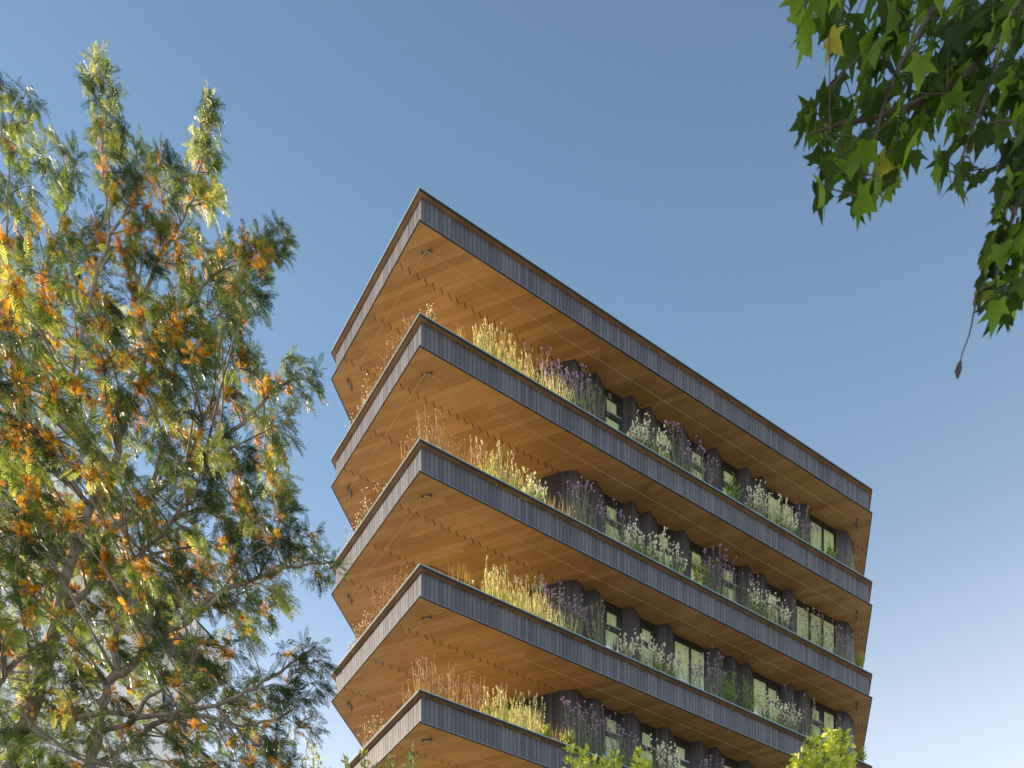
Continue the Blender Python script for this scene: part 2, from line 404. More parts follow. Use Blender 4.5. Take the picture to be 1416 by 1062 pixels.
def window(p, q, kind, z, blue):
    e = (q - p); L = e.length; e.normalize(); nn = Vector((-e.y, e.x))          # nn points into the building
    P = lambda s, d, zz: (p.x + e.x * s + nn.x * d, p.y + e.y * s + nn.y * d, zz)
    fr = MB()
    H = ZT - 0.02
    def bar(s0, s1, z0, z1, d0=0.0, d1=0.10, mi=0):
        fr.obox(P(s0, d0, z0), (e.x * (s1 - s0), e.y * (s1 - s0), 0), (nn.x * (d1 - d0), nn.y * (d1 - d0), 0), (0, 0, z1 - z0), mi)
    bar(0, L, H - 0.20, H, 0.0, 0.12)                      # deep dark head
    bar(0, 0.05, ZB, H - 0.202); bar(L - 0.05, L, ZB, H - 0.202)
    bar(0.052, L - 0.052, ZB, ZB + 0.08)
    bar(0.0, L, ZB, H, 0.14, 0.16)                          # backing
    panes = []
    cells = {'S': 1, 'D': 2, 'M': 2, 'N': 2, 'T': 3}[kind]
    cw = (L - 0.1) / cells
    for c in range(cells):
        s0, s1 = 0.05 + c * cw, 0.05 + (c + 1) * cw
        if c: bar(s0 - 0.035, s0 + 0.035, ZB + 0.082, H - 0.204, -0.012, 0.09)
        vent = kind == 'S' or (kind == 'M' and c == 1) or (kind == 'N' and c == 0)
        if vent:
            zt = H - 0.204; zm = zt - 0.64
            bar(s0 + 0.002, s0 + 0.06, zm, zt - 0.002, 0.004, 0.08); bar(s1 - 0.20, s1 - 0.002, zm, zt - 0.002, 0.004, 0.08)
            bar(s0 + 0.062, s1 - 0.202, zt - 0.12, zt - 0.004, 0.006, 0.08)
            bar(s0 + 0.002, s1 - 0.002, zm - 0.16, zm - 0.03, 0.002, 0.08)
            bar(s0 + 0.004, s1 - 0.03, zm - 0.028, zm + 0.03, -0.03, 0.05, 1)
            bar(s1 - 0.1, s1 - 0.002, ZB + 0.082, zm - 0.162, 0.004, 0.08)
            panes.append((s0 + 0.062, s1 - 0.202, zm + 0.03, zt - 0.12)); panes.append((s0 + 0.004, s1 - 0.1, ZB + 0.09, zm - 0.16))
        else:
            panes.append((s0 + 0.036 * (c > 0), s1 - 0.036, ZB + 0.09, H - 0.21))
    wn = fr.build('window', [M['frame'], M['rail']], bld, BO, (0, 0, z))
    for s0, s1, z0, z1 in panes:
        if s1 - s0 < 0.05: continue
        g = MB(); g.obox(P(s0, 0.05, z0), (e.x * (s1 - s0), e.y * (s1 - s0), 0), (nn.x * 0.012, nn.y * 0.012, 0), (0, 0, z1 - z0))
        g.build('pane', M['glass'], wn, BO)
    if blue:
        g = MB(); g.obox(P(0.054, 0.030, ZB + 0.09), (e.x * (L - 0.16), e.y * (L - 0.16), 0), (nn.x * 0.012, nn.y * 0.012, 0), (0, 0, 1.55))
        g.build('lower_panel', M['film'], wn, BO)

for k, st in storeys.items():
    z = TOP - SH * k
    runs = []; cur = [W0 + d_board * 0.0 + d_end * 12, W0]
    # end wall: glass beyond a strip of boards
    Wm = W1 - d_board * 1.15
    Wn = W0 + d_board * 0.5
    runs.append(cur + [Wn]); window(Wn, Wm, 'T', z, False); cur = [Wm, W1]
    for i, it in enumerate(st):
        if it[0] == 'f':
            if len(cur) == 0: cur = [wall_pt(it[1])]
            cur += [wall_pt(it[2], TIP), wall_pt(it[3])]
        else:
            if cur: runs.append(cur)
            cur = []
            blue = (k, it[1]) in {(3, 836), (3, 932), (3, 1121), (3, 1041), (4, 836), (4, 885), (4, 932), (2, 1101)}
            window(wall_pt(it[1]), wall_pt(it[2]), it[0], z, blue)
    # rounded end pier, then the end wall running back
    base_ = wall_pt(1156); endp = [base_]
    for (u_, v_) in ((1171, 735), (1175, 740), (1178, 747), (1180, 756), (1181.7, 768)): endp.append(at_z(u_, v_, ZS).xy)
    endp.append(endp[-1] + d_end * 9)
    runs.append(endp)
    runs.append([endp[-1], W0 + d_end * 12])
    uv_wall('storey_wall', runs, bld, z)
# ground floor under the lowest ledge
gf = MB(); gf.prism(inset(outline, 1.6), 0, TOP - SH * 8 - BAND - 0.01)
gf.build('ground_floor_wall', M['slat'], bld, BO)
# guard rail bars glimpsed behind the planters
def rail(k, ua, ub, ins):
    ln = inset(outline, ins); e = d_long
    def on(u): 
        o = ln[0]; kk = (u - PX) / F; t = (kk * o.y - o.x) / (e.x - kk * e.y); return o + e * t
    p, q = on(ua), on(ub); z = TOP - SH * k; a = MB()
    a.tube([p3(p, 0.42), p3(q, 0.42)], 0.018, 5)
    n = 7
    for i in range(n + 1):
        s = p.lerp(q, i / n); a.tube([p3(s, -0.28), p3(s, 0.42)], 0.01, 4)
    a.build('guard_rail', M['frame'], bld, BO, (0, 0, z))
rail(4, 732, 786, 0.55); rail(3, 594, 664, 0.35)

# ------------------------------------------------------------------ planter plants
def ramp3(a, b_, c): return [(0.0, a), (0.5, b_), (1.0, c)]
PM = {
 'green': leafy('herb_green', ramp3((0.09, 0.15, 0.04), (0.17, 0.26, 0.06), (0.28, 0.36, 0.10)), 0.45),
 'grey': leafy('grey_green_stem', ramp3((0.14, 0.16, 0.11), (0.26, 0.28, 0.19), (0.40, 0.42, 0.30)), 0.35),
 'gold': leafy('sunlit_straw_gold', ramp3((0.36, 0.31, 0.16), (0.60, 0.54, 0.32), (0.82, 0.77, 0.55)), 0.45, boost=1.2),  # straw tone with the sun's gold put into the colour
 'brown': leafy('dry_stalk', ramp3((0.20, 0.12, 0.05), (0.36, 0.24, 0.10), (0.50, 0.36, 0.17)), 0.35),
 'purple': leafy('lilac_flower', ramp3((0.30, 0.17, 0.46), (0.46, 0.30, 0.64), (0.64, 0.48, 0.76)), 0.35, boost=1.2),
 'pink': leafy('faded_pink_flower', ramp3((0.34, 0.18, 0.22), (0.50, 0.30, 0.34), (0.66, 0.48, 0.48)), 0.35, boost=1.2),
 'white': leafy('white_flower', ramp3((0.78, 0.75, 0.70), (0.88, 0.86, 0.82), (0.93, 0.92, 0.90)), 0.35, boost=1.1),
 'dark': leafy('dark_blade', ramp3((0.02, 0.035, 0.02), (0.035, 0.05, 0.03), (0.05, 0.07, 0.04)), 0.2),
 'yellow': leafy('yellow_green', ramp3((0.20, 0.26, 0.06), (0.32, 0.36, 0.09), (0.48, 0.48, 0.17)), 0.45, boost=1.2),
}
U = random.uniform
def octa(mb, c, r, rz, mi=0):
    x, y, z = c; t = U(0, 1)
    a = U(0, 1.5); ca, sa = math.cos(a) * r, math.sin(a) * r
    mb.add([(x + ca, y + sa, z), (x - sa, y + ca, z), (x - ca, y - sa, z), (x + sa, y - ca, z), (x, y, z + rz), (x, y, z - rz)],
           [(0, 1, 4), (1, 2, 4), (2, 3, 4), (3, 0, 4), (1, 0, 5), (2, 1, 5), (3, 2, 5), (0, 3, 5)], mi, t)
def petal(mb, c, s, mi=0):
    d = Vector((U(-1, 1), U(-1, 1), U(-1, 1))).normalized(); e = d.cross(Vector((U(-1, 1), U(-1, 1), U(-1, 1)))).normalized()
    c = Vector(c); mb.add([c - d * s, c + e * s * 0.6, c + d * s, c - e * s * 0.6], [(0, 1, 2, 3)], mi, U(0, 1))
def blade(mb, base, tip, wd, bend=0.1, mi=0, n=3):
    base, tip = Vector(base), Vector(tip); t = U(0, 1)
    side = Vector((U(-1, 1), U(-1, 1), 0)).normalized(); pts = []
    for i in range(n + 1):
        f = i / n; p = base.lerp(tip, f); p.z += bend * math.sin(f * math.pi); w_ = wd * (1 - f * 0.9) * 0.5
        pts += [p - side * w_, p + side * w_]
    mb.add(pts, [(2 * i, 2 * i + 1, 2 * i + 3, 2 * i + 2) for i in range(n)], mi, t)
def stem(mb, base, tip, r, mi=0, bow=0.10):
    base, tip = Vector(base), Vector(tip); m = base.lerp(tip, 0.55) + Vector((U(-bow, bow), U(-bow, bow), 0))
    mb.tube([base, m, tip], [r, r * 0.8, r * 0.5], 3, mi, U(0, 1), False); return m

def mk_verbena(w, h, stemk='grey', flk='purple', dens=1.0):
    f, b = MB(), MB()
    for i in range(int(30 * dens)):
        bx, by = U(-w, w) * 0.45, U(-0.16, 0.16); hh = h * U(0.55, 1.02)
        tip = (bx * 1.5 + random.gauss(0, 0.14), by + random.gauss(0, 0.12), hh)
        m = stem(f, (bx, by, 0), tip, 0.0075)
        for q in range(random.choice((1, 2, 3))):
            o = Vector(tip) + Vector((U(-0.09, 0.09), U(-0.07, 0.07), U(-0.14, 0.03))) * (q > 0)
            if q: stem(f, m.lerp(Vector(tip), 0.6), o, 0.005, 0, 0.01)
            for z in range(3): octa(b, o + Vector((U(-.02, .02), U(-.02, .02), U(-.012, .012))), U(0.020, 0.038), U(0.016, 0.028))
        for q in range(3):
            p = Vector((bx, by, 0)).lerp(Vector(tip), U(0.1, 0.75)); blade(f, p, p + Vector((U(-.13, .13), U(-.13, .13), U(0.0, 0.14))), 0.018, 0.02, 0, 2)
    for i in range(int(120 * dens)):
        zz = abs(random.gauss(0, 0.33)) * h; petal(f, (random.gauss(0, w * 0.30), random.gauss(0, 0.12), min(zz, h * 0.85)), U(0.016, 0.032), 1 if U(0, 1) < 0.4 else 0)
    for i in range(int(34 * dens)):
        bx = U(-w, w) * 0.5; blade(f, (bx, U(-.16, .16), 0), (bx + U(-.15, .15), U(-.25, .25), h * U(0.25, 0.6)), 0.022, 0.03, 1 if U(0, 1) < 0.5 else 0)
    return (f, [PM[stemk], PM['green']]), (b, [PM[flk]]), 'flower_heads'
def mk_gaura(w, h, low='green', fl='white'):
    f, b = MB(), MB()
    for i in range(90):
        bx, by = U(-w, w) * 0.4, U(-.16, .16); blade(f, (bx, by, 0), (bx * 1.4 + U(-.14, .14), by + U(-.2, .2), h * U(0.3, 0.72)), 0.028, 0.04, 0)
    for i in range(34):
        bx, by = U(-w, w) * 0.4, U(-.14, .14); hh = h * U(0.6, 1.03)
        tip = Vector((bx * 1.55 + U(-.16, .16), by + U(-.18, .18), hh)); stem(f, (bx, by, 0), tip, 0.006, 1)
        for q in range(random.randint(3, 6)):
            p = Vector((bx, by, 0)).lerp(tip, 1 - U(0, 0.5)) + Vector((U(-.03, .03), U(-.03, .03), U(-.02, .02)))
            petal(b, p, U(0.034, 0.058)); petal(b, p, U(0.034, 0.056)); petal(b, p, U(0.03, 0.05))
    return (f, [PM[low], PM['grey']]), (b, [PM[fl]]), 'flower_heads'
def mk_golden(w, h):
    f, b = MB(), MB()
    for i in range(110):
        bx, by = U(-w, w) * 0.46, U(-.16, .16); blade(f, (bx, by, 0), (bx * 1.1 + U(-.1, .1), by + U(-.18, .18), h * U(0.25, 0.7)), 0.022, 0.03, random.choice((0, 0, 1)))
    for i in range(44):
        bx, by = U(-w, w) * 0.48, U(-.15, .15); hh = h * (0.4 + 0.62 * U(0, 1) ** 1.3)
        tip = Vector((bx * 1.2 + random.gauss(0, .12), by + random.gauss(0, .1), hh)); stem(f, (bx, by, 0), tip, 0.0065, 1)
        L = U(0.08, 0.2)
        for q in range(7):
            octa(b, tip + Vector((U(-.02, .02), U(-.02, .02), -L * q / 7)), U(0.014, 0.027), U(0.02, 0.036))
    return (f, [PM['yellow'], PM['gold']]), (b, [PM['gold']]), 'seed_heads'
def mk_dry(w, h, fl='pink', n=17):
    f, b = MB(), MB()
    for i in range(n):
        bx, by = U(-w, w) * 0.45, U(-.15, .15); hh = h * U(0.45, 1.03)
        tip = Vector((bx * 1.25 + U(-.16, .16), by + U(-.15, .15), hh)); m = stem(f, (bx, by, 0), tip, 0.0085, 0, 0.07)
        ends = [tip]
        for q in range(random.randint(2, 4)):
            s = Vector((bx, by, 0)).lerp(tip, U(0.4, 0.9)); e = s + Vector((U(-.14, .14), U(-.12, .12), U(0.05, 0.22))); stem(f, s, e, 0.006, 0, 0.02); ends.append(e)
        for e in ends:
            for q in range(2): octa(b, e + Vector((U(-.01, .01), U(-.01, .01), U(-.015, .01))), U(0.011, 0.02), U(0.012, 0.022))
    for i in range(26):
        bx = U(-w, w) * 0.5; blade(f, (bx, U(-.15, .15), 0), (bx + U(-.12, .12), U(-.2, .2), h * U(0.2, 0.5)), 0.016, 0.02, 0)
    return (f, [PM['brown']]), (b, [PM[fl]]), 'flower_heads'
def mk_bush(w, h, c='green'):
    f = MB()
    for i in range(16):
        tip = Vector((U(-w, w) * 0.5, U(-.2, .2), h * U(0.5, 1))); stem(f, (U(-w, w) * .2, U(-.08, .08), 0), tip, 0.008, 0)
        for q in range(22):
            p = Vector((0, 0, 0.1)).lerp(tip, U(0.35, 1.03)) + Vector((U(-.07, .07), U(-.07, .07), U(-.05, .05))); petal(f, p, U(0.025, 0.05))
    return (f, [PM[c]]), None, None
def mk_thistle(w, h):
    f, b = MB(), MB()
    for i in range(12):
        bx = U(-w, w) * 0.35; tip = Vector((bx * 2.0 + U(-.1, .1), U(-.15, .15), h * U(0.6, 1.03))); m = stem(f, (bx, U(-.1, .1), 0), tip, 0.011)
        for q in range(16):
            p = Vector((bx, 0, 0)).lerp(tip, U(0.05, 0.92)); blade(f, p, p + Vector((U(-.1, .1), U(-.1, .1), U(0, .15))), 0.03, 0.02, 0, 2)
        for q in range(4):
            e = tip + Vector((U(-.09, .09), U(-.08, .08), U(-.12, .05))); stem(f, tip - Vector((0, 0, .12)), e, 0.006, 0, 0.01); octa(b, e, U(.016, .026), U(.016, .026))
    return (f, [PM['grey']]), (b, [PM['grey']]), 'buds'
def mk_spiky(w, h):
    f = MB()
    for i in range(34):
        a_ = U(0, 6.28); r_ = U(0.1, 0.5) * w; blade(f, (0, 0, 0), (math.cos(a_) * r_, math.sin(a_) * r_ * 0.6, h * U(0.5, 1)), 0.035, 0.06)
    return (f, [PM['dark']]), None, None
def mk_tuft(w, h):
    f = MB()
    for i in range(30):
        bx = U(-w, w) * 0.5; blade(f, (bx, U(-.1, .1), 0), (bx + U(-.14, .14), U(-.15, .15), h * U(0.4, 1)), 0.024, 0.03)
    return (f, [PM['brown']]), None, None

KIND = {
 'V': ('verbena_plant', lambda w, h: mk_verbena(w, h), 'tall purple verbena', 'flower'),
 'v': ('verbena_plant', lambda w, h: mk_verbena(w, h, 'grey', 'pink', 0.8), 'greyish verbena with faded heads', 'flower'),
 'y': ('verbena_plant', lambda w, h: mk_verbena(w, h, 'gold', 'purple', 0.9), 'sunlit yellow-stemmed verbena with lilac heads', 'flower'),  # gold stem colour stands in for sunlight on the verbena
 'G': ('gaura_plant', lambda w, h: mk_gaura(w, h), 'bushy green gaura dotted with white flowers', 'flower'),
 'w': ('gaura_plant', lambda w, h: mk_gaura(w * 0.8, h, 'grey'), 'sparse wispy stalks with white flowers', 'flower'),
 'g': ('golden_grass', lambda w, h: mk_golden(w, h), 'golden sunlit grass with pale seed heads', 'grass clump'),
 'd': ('dry_stalks', lambda w, h: mk_dry(w, h), 'dry brown stalks with pinkish heads', 'dry plant'),
 'e': ('dry_stalks', lambda w, h: mk_dry(w, h, 'white', 11), 'thin dry stalks with cream tips', 'dry plant'),
 'B': ('green_bush', lambda w, h: mk_bush(w, h), 'small leafy green bush', 'bush'),
 'b': ('pale_bush', lambda w, h: mk_bush(w, h, 'yellow'), 'small yellowish bush', 'bush'),
 'T': ('thistle_plant', lambda w, h: mk_thistle(w, h), 'tall grey-green thistle with knobbly buds', 'flower'),
 'K': ('spiky_plant', lambda w, h: mk_spiky(w, h), 'dark spiky bladed plant', 'plant'),
 'x': ('grass_tuft', lambda w, h: mk_tuft(w, h), 'low tuft of dry brown grass', 'grass clump'),
}
# ledge: (side, list of (kind, column in the photo, width px, visible height px)); side r = long side, l = left side, column counted on its rim
PL = {
 1: {'r': [('e', 590, 14, 16), ('x', 637, 10, 18), ('g', 668, 26, 44), ('g', 693, 34, 50), ('g', 722, 34, 46), ('y', 745, 30, 45), ('y', 772, 30, 48), ('V', 797, 32, 54), ('T', 826, 30, 58), ('w', 880, 22, 32), ('G', 906, 40, 46), ('V', 938, 36, 54), ('V', 968, 36, 58), ('B', 1013, 32, 34), ('w', 1046, 24, 44), ('G', 1072, 34, 46), ('w', 1090, 22, 34), ('V', 1108, 32, 48), ('B', 1146, 20, 26), ('T', 1176, 16, 28)],
     'l': [('d', 560, 26, 34), ('d', 543, 26, 38), ('d', 526, 26, 40), ('e', 508, 22, 28), ('e', 494, 18, 26)]},
 2: {'r': [('d', 596, 26, 46), ('d', 618, 34, 52), ('d', 652, 28, 42), ('g', 680, 28, 48), ('g', 700, 26, 46), ('g', 720, 28, 38), ('G', 740, 26, 34), ('x', 765, 30, 26), ('x', 787, 20, 26), ('V', 806, 40, 68), ('V', 848, 36, 58), ('w', 866, 14, 24), ('G', 890, 40, 46), ('G', 925, 44, 46), ('b', 966, 30, 38), ('V', 990, 32, 64), ('V', 1025, 48, 58), ('G', 1053, 30, 46), ('w', 1078, 30, 42), ('v', 1118, 34, 46), ('v', 1140, 30, 44), ('v', 1165, 34, 40), ('b', 1187, 10, 26)],
     'l': [('d', 566, 24, 38), ('e', 520, 24, 30), ('e', 502, 24, 34), ('e', 488, 20, 30)]},
 3: {'r': [('x', 628, 18, 26), ('x', 648, 16, 24), ('g', 684, 36, 56), ('g', 708, 32, 50), ('g', 733, 32, 48), ('y', 757, 36, 58), ('V', 787, 40, 56), ('T', 828, 36, 62), ('K', 850, 22, 28), ('w', 867, 18, 32), ('G', 897, 36, 46), ('G', 920, 34, 40), ('V', 952, 42, 42), ('V', 988, 34, 62), ('B', 1007, 26, 44), ('B', 1034, 30, 44), ('G', 1065, 36, 46), ('w', 1090, 30, 40), ('v', 1110, 36, 54), ('v', 1150, 34, 40), ('b', 1190, 12, 22)],
     'l': [('d', 550, 24, 30), ('d', 535, 28, 42), ('d', 518, 28, 42), ('e', 502, 26, 36), ('e', 490, 20, 30)]},
 4: {'r': [('d', 590, 30, 54), ('d', 614, 34, 52), ('d', 640, 36, 52), ('d', 660, 26, 44), ('g', 684, 30, 46), ('g', 708, 36, 50), ('g', 732, 32, 52), ('b', 754, 18, 16), ('x', 768, 16, 30), ('b', 786, 16, 20), ('V', 801, 36, 68), ('V', 834, 44, 70), ('V', 862, 30, 58), ('G', 906, 40, 62), ('w', 932, 24, 50), ('V', 985, 36, 60), ('G', 1050, 40, 46), ('v', 1110, 40, 46)],
     'l': [('d', 572, 24, 48), ('e', 520, 24, 34), ('e', 507, 24, 36)]},
}
ORD = {1: 'second', 2: 'third', 3: 'fourth', 4: 'fifth'}
NUM = ['first', 'second', 'third', 'fourth', 'fifth', 'sixth']
cache = {}
for k, sides in PL.items():
    for side, items in sides.items():
        tally = {}
        totals = {}
        for it in items: totals[it[0]] = totals.get(it[0], 0) + 1
        for kd, u, wpx, hpx in items:
            hpx *= U(0.78, 1.0)
            ins = 0.27
            ln = inset(outline, ins)
            o = ln[0]; e = d_long if side == 'r' else d_left
            # the plant stands in the planter at the column where it is seen
            kk = (u - PX) / F; t = (kk * o.y - o.x) / (e.x - kk * e.y); p = o + e * t
            Z = p.y; along = abs(e.x - kk * e.y) * F / Z                     # px per metre along the ledge
            el = (TOP - SH * k - CAMZ) / Z
            w_ = max(0.25, wpx / along * (0.9 if side == 'r' else 0.8)); h_ = hpx * Z / F + ins * 1.15 + 0.12
            name, fn, look, cat = KIND[kd]
            (fm, fmats), blm, bname = fn(w_, h_)
            sg = -1 if side == 'r' else 1                    # keep growth inside the planter below its rim
            for mbx in [fm] + ([blm[0]] if blm else []):
                mbx.v = [(x, (min(y * sg, 0.20 + max(0.0, z - 0.16) * 0.5)) * sg, z) for x, y, z in mbx.v]
            tally[kd] = tally.get(kd, 0) + 1
            n = tally[kd]; where = 'right of' if side == 'r' else 'left of'
            lab = f'{look}, {NUM[n-1]} {where} corner, {ORD[k]} ledge from top' if totals[kd] > 1 else f'{look}, {where} corner, {ORD[k]} ledge from top'
            root = empty(name, (p.x, p.y, TOP - SH * k - 0.12), lab, cat, 'flowers and grasses planted along the building ledges')
            root.rotation_euler = (0, 0, math.atan2(e.y, e.x))
            fm.build('foliage', fmats, root)
            if blm: tag(blm[0].build(bname, blm[1], root), kind='stuff')

# ------------------------------------------------------------------ trees
def frond_template(pairs=8, L=1.0):
    V = []; Fc = []; r_ = np.random.default_rng(11)
    def curve(f): return np.array([0, f * L, -0.34 * f * f * L])
    for i in range(pairs + 1):
        f = 0.15 + 0.85 * i / pairs; c = curve(f); ll = 0.30 * L * math.sin(math.pi * (0.25 + 0.60 * f))
        sides = (-1, 1) if i < pairs else (0,)
        for s in sides:
            if s: d = np.array([s * 0.72, 0.68, -0.15 + r_.uniform(-.25, .25)])
            else: d = np.array([0, 1, -0.4]); ll = 0.16 * L
            l2 = ll * r_.uniform(0.75, 1.15)
            d = d / np.linalg.norm(d); n = np.cross(d, [0, 0, 1.0]); n /= np.linalg.norm(n)
            wd = 0.026 * L; o = len(V)
            V += [c, c + d * l2 * 0.5 + n * wd, c + d * l2 + np.array([0, 0, -0.04 * L]), c + d * l2 * 0.5 - n * wd]; Fc.append((o, o + 1, o + 2, o + 3))
    for i in range(2):
        a, b_ = curve(i / 2), curve((i + 1) / 2); o = len(V); n = np.array([0.008 * L, 0, 0])
        V += [a - n, a + n, b_ + n, b_ - n]; Fc.append((o, o + 1, o + 2, o + 3))
    return np.array(V), np.array(Fc)
def lobed_template():                                  # five-pointed plane leaf, stalk at the origin, tip along +Y
    prof = [(0, 0.0), (0.10, -0.06), (0.30, -0.12), (0.52, -0.02), (0.42, 0.13), (0.46, 0.22), (0.62, 0.36), (0.86, 0.62), (0.60, 0.56), (0.42, 0.54), (0.30, 0.62), (0.26, 0.84), (0.16, 0.98), (0.0, 1.38)]
    pts = prof + [(-x, y) for x, y in reversed(prof[1:-1])]
    V = [np.array([0, 0.34, 0.03])] + [np.array([x * 0.80, y * 0.72, -0.20 * abs(x) - 0.16 * y * y]) for x, y in pts]
    n = len(pts); Fc = [(0, 1 + i, 1 + (i + 1) % n) for i in range(n)]
    return np.array(V), np.array(Fc)
def oval_template():
    V = np.array([[0, 0, 0], [0.28, 0.35, 0.05], [0.2, 0.75, 0.0], [0, 1.05, -0.1], [-0.2, 0.75, 0.0], [-0.28, 0.35, 0.05]])
    return V, np.array([[0, 1, 2, 3], [0, 3, 4, 5]])
def brush_template():
    V = []; Fc = []; r_ = np.random.default_rng(3)
    for i in range(34):
        f = i / 34; c = np.array([0, f, 0.08 * math.sin(f * 3)])
        a = r_.uniform(-1.1, 1.1); L = r_.uniform(0.28, 0.42); d = np.array([math.sin(a), r_.uniform(0.0, 0.5), math.cos(a)]); n = np.cross(d, [0.1, 1, 0.2]); n /= np.linalg.norm(n)
        m = c + d * L * 0.6; e = c + d * L + np.array([0, 0.12, 0.0]); o = len(V); wd = 0.017
        V += [c - n * wd, c + n * wd, m + n * wd, m - n * wd]; Fc.append((o, o + 1, o + 2, o + 3)); V += [m - n * wd, m + n * wd, e + n * wd * 1.3, e - n * wd * 1.3]; Fc.append((o + 4, o + 5, o + 6, o + 7))
    return np.array(V), np.array(Fc)

def scatter(template, pos, direc, size, tint, upbias=None):
    """copies of a template, +Y along direc, +Z roughly up"""
    V, Fc = template; n = len(pos)
    d = direc / np.linalg.norm(direc, axis=1, keepdims=True)
    up = np.tile(np.array([0, 0, 1.0]), (n, 1)) + rng.normal(0, 0.35, (n, 3))
    x = np.cross(d, up); x /= np.linalg.norm(x, axis=1, keepdims=True) + 1e-9
    z = np.cross(x, d)
    Mx = np.stack([x, d, z], axis=1)                   # rows = local axes
    W = np.einsum('vk,nkj->nvj', V, Mx) * size[:, None, None] + pos[:, None, :]
    FF = (Fc[None] + (np.arange(n) * len(V))[:, None, None]).reshape(-1, Fc.shape[1])
    return W.reshape(-1, 3), FF, np.repeat(tint, len(V))

FROND, LOBED, OVAL, BRUSH = frond_template(), lobed_template(), oval_template(), brush_template()
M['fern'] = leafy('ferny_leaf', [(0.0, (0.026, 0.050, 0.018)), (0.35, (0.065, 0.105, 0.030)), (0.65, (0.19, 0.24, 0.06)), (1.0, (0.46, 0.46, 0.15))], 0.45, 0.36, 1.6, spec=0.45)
M['orange'] = leafy('orange_blossom', [(0.0, (0.34, 0.11, 0.02)), (0.3, (0.64, 0.29, 0.02)), (0.7, (0.80, 0.43, 0.03)), (1.0, (0.90, 0.60, 0.08))], 0.42, 0.6, 1.15)
M['planeleaf'] = leafy('plane_leaf', [(0.0, (0.012, 0.024, 0.005)), (0.45, (0.036, 0.070, 0.008)), (0.75, (0.085, 0.15, 0.015)), (0.92, (0.15, 0.24, 0.025)), (1.0, (0.34, 0.27, 0.06))], 0.5, 0.6, 1.9)
M['limeleaf'] = leafy('lime_leaf', [(0.0, (0.20, 0.26, 0.03)), (0.5, (0.46, 0.50, 0.08)), (1.0, (0.72, 0.70, 0.26))], 0.5, 0.42, 1.5)
M['paleleaf'] = leafy('pale_leaf', [(0.0, (0.22, 0.26, 0.08)), (0.5, (0.42, 0.44, 0.16)), (1.0, (0.62, 0.60, 0.30))], 0.4, 0.5, 1.4)

def smooth_path(pts, sub_=5):
    pts = [Vector(p) for p in pts]; out = []
    for i in range(len(pts) - 1):
        p0, p1, p2, p3_ = pts[max(i - 1, 0)], pts[i], pts[i + 1], pts[min(i + 2, len(pts) - 1)]
        for k in range(sub_):
            t = k / sub_
            out.append(0.5 * ((2 * p1) + (p2 - p0) * t + (2 * p0 - 5 * p1 + 4 * p2 - p3_) * t * t + (3 * p1 - p0 - 3 * p2 + p3_) * t ** 3))
    out.append(pts[-1]); return out

# ---- the silky oak on the left
Z0 = 13.0
oak = empty('silky_oak_tree', (-7.5, 13, 0), 'large ferny silky oak tree covered in orange blossom', 'tree')
wood = MB(); nodes = []                                # nodes: points branches may grow from
def limb(pts, r0, r1, dz0=0.0, dz1=0.0):
    n = len(pts); P = [at_y(u, v, Z0 + dz0 + (dz1 - dz0) * i / (n - 1)) if not isinstance(u, Vector) else u for i, (u, v) in enumerate(pts)]
    S = smooth_path(P, 4); m = len(S)
    S = [p + Vector((random.gauss(0, 1), random.gauss(0, 1), random.gauss(0, 1))) * 0.015 for p in S]
    rr = [r0 + (r1 - r0) * (i / (m - 1)) ** 0.8 for i in range(m)]
    wood.tube(S, rr, 7, 0, 0.5); nodes.extend(zip(S, rr))
base = Vector((-7.55, 13.0, -0.05)); fork = Vector((-7.4, 13.0, 5.5))
wood.tube(smooth_path([base, Vector((-7.5, 13, 1.5)), Vector((-7.45, 13, 3.5)), fork], 4), [0.34 - 0.10 * i / 12 for i in range(13)], 10)
limb([(fork, 0), (10, 1130), (21, 1040), (39, 987), (57, 941), (71, 888), (81, 846), (92, 789), (108, 750), (124, 701), (150, 660), (172, 590), (184, 555), (200, 500), (196, 430), (186, 360)], 0.14, 0.022)
limb([(fork, 0), (112, 1140), (124, 1058), (134, 1015), (145, 962), (159, 934), (198, 906), (233, 874), (270, 850), (310, 815)], 0.12, 0.020, 0, -0.8)
limb([(159, 934), (163, 864), (180, 832), (196, 770), (205, 700), (225, 620), (232, 560), (250, 480)], 0.06, 0.02, 0, 0.8)
limb([(81, 998), (148, 987), (230, 989), (261, 973), (300, 950)], 0.045, 0.018, -0.4, -1.2)
limb([(230, 989), (275, 987), (315, 998), (353, 1001), (400, 985)], 0.035, 0.012, -0.8, -1.4)
limb([(94, 842), (148, 793), (184, 772), (233, 726), (262, 700)], 0.05, 0.02, 0, -0.9)
limb([(141, 747), (198, 694), (254, 648), (321, 599), (375, 545), (405, 525)], 0.055, 0.014, 0, 0.6)
limb([(262, 845), (310, 815), (346, 803), (392, 786), (430, 782), (466, 778)], 0.035, 0.010, -0.5, -0.2)
limb([(198, 1005), (262, 985), (332, 962), (370, 938), (403, 917), (438, 893)], 0.035, 0.010, -0.6, -1.0)
limb([(71, 888), (46, 899), (18, 920), (-10, 955)], 0.05, 0.03, 0, -0.7)
limb([(75, 868), (60, 789), (28, 754), (-8, 722), (-30, 690)], 0.06, 0.03, 0, 0.9)
limb([(60, 789), (52, 730), (45, 650), (40, 560), (50, 470), (60, 400), (80, 330), (92, 270)], 0.045, 0.014, 0.3, 0.8)
limb([(150, 660), (120, 600), (100, 530), (118, 450), (129, 397), (152, 327), (184, 281), (205, 255)], 0.045, 0.012, 0, -0.6)
limb([(129, 397), (148, 350), (152, 320), (146, 260), (141, 200), (148, 150), (140, 100), (127, 62)], 0.025, 0.006, -0.2, 0)
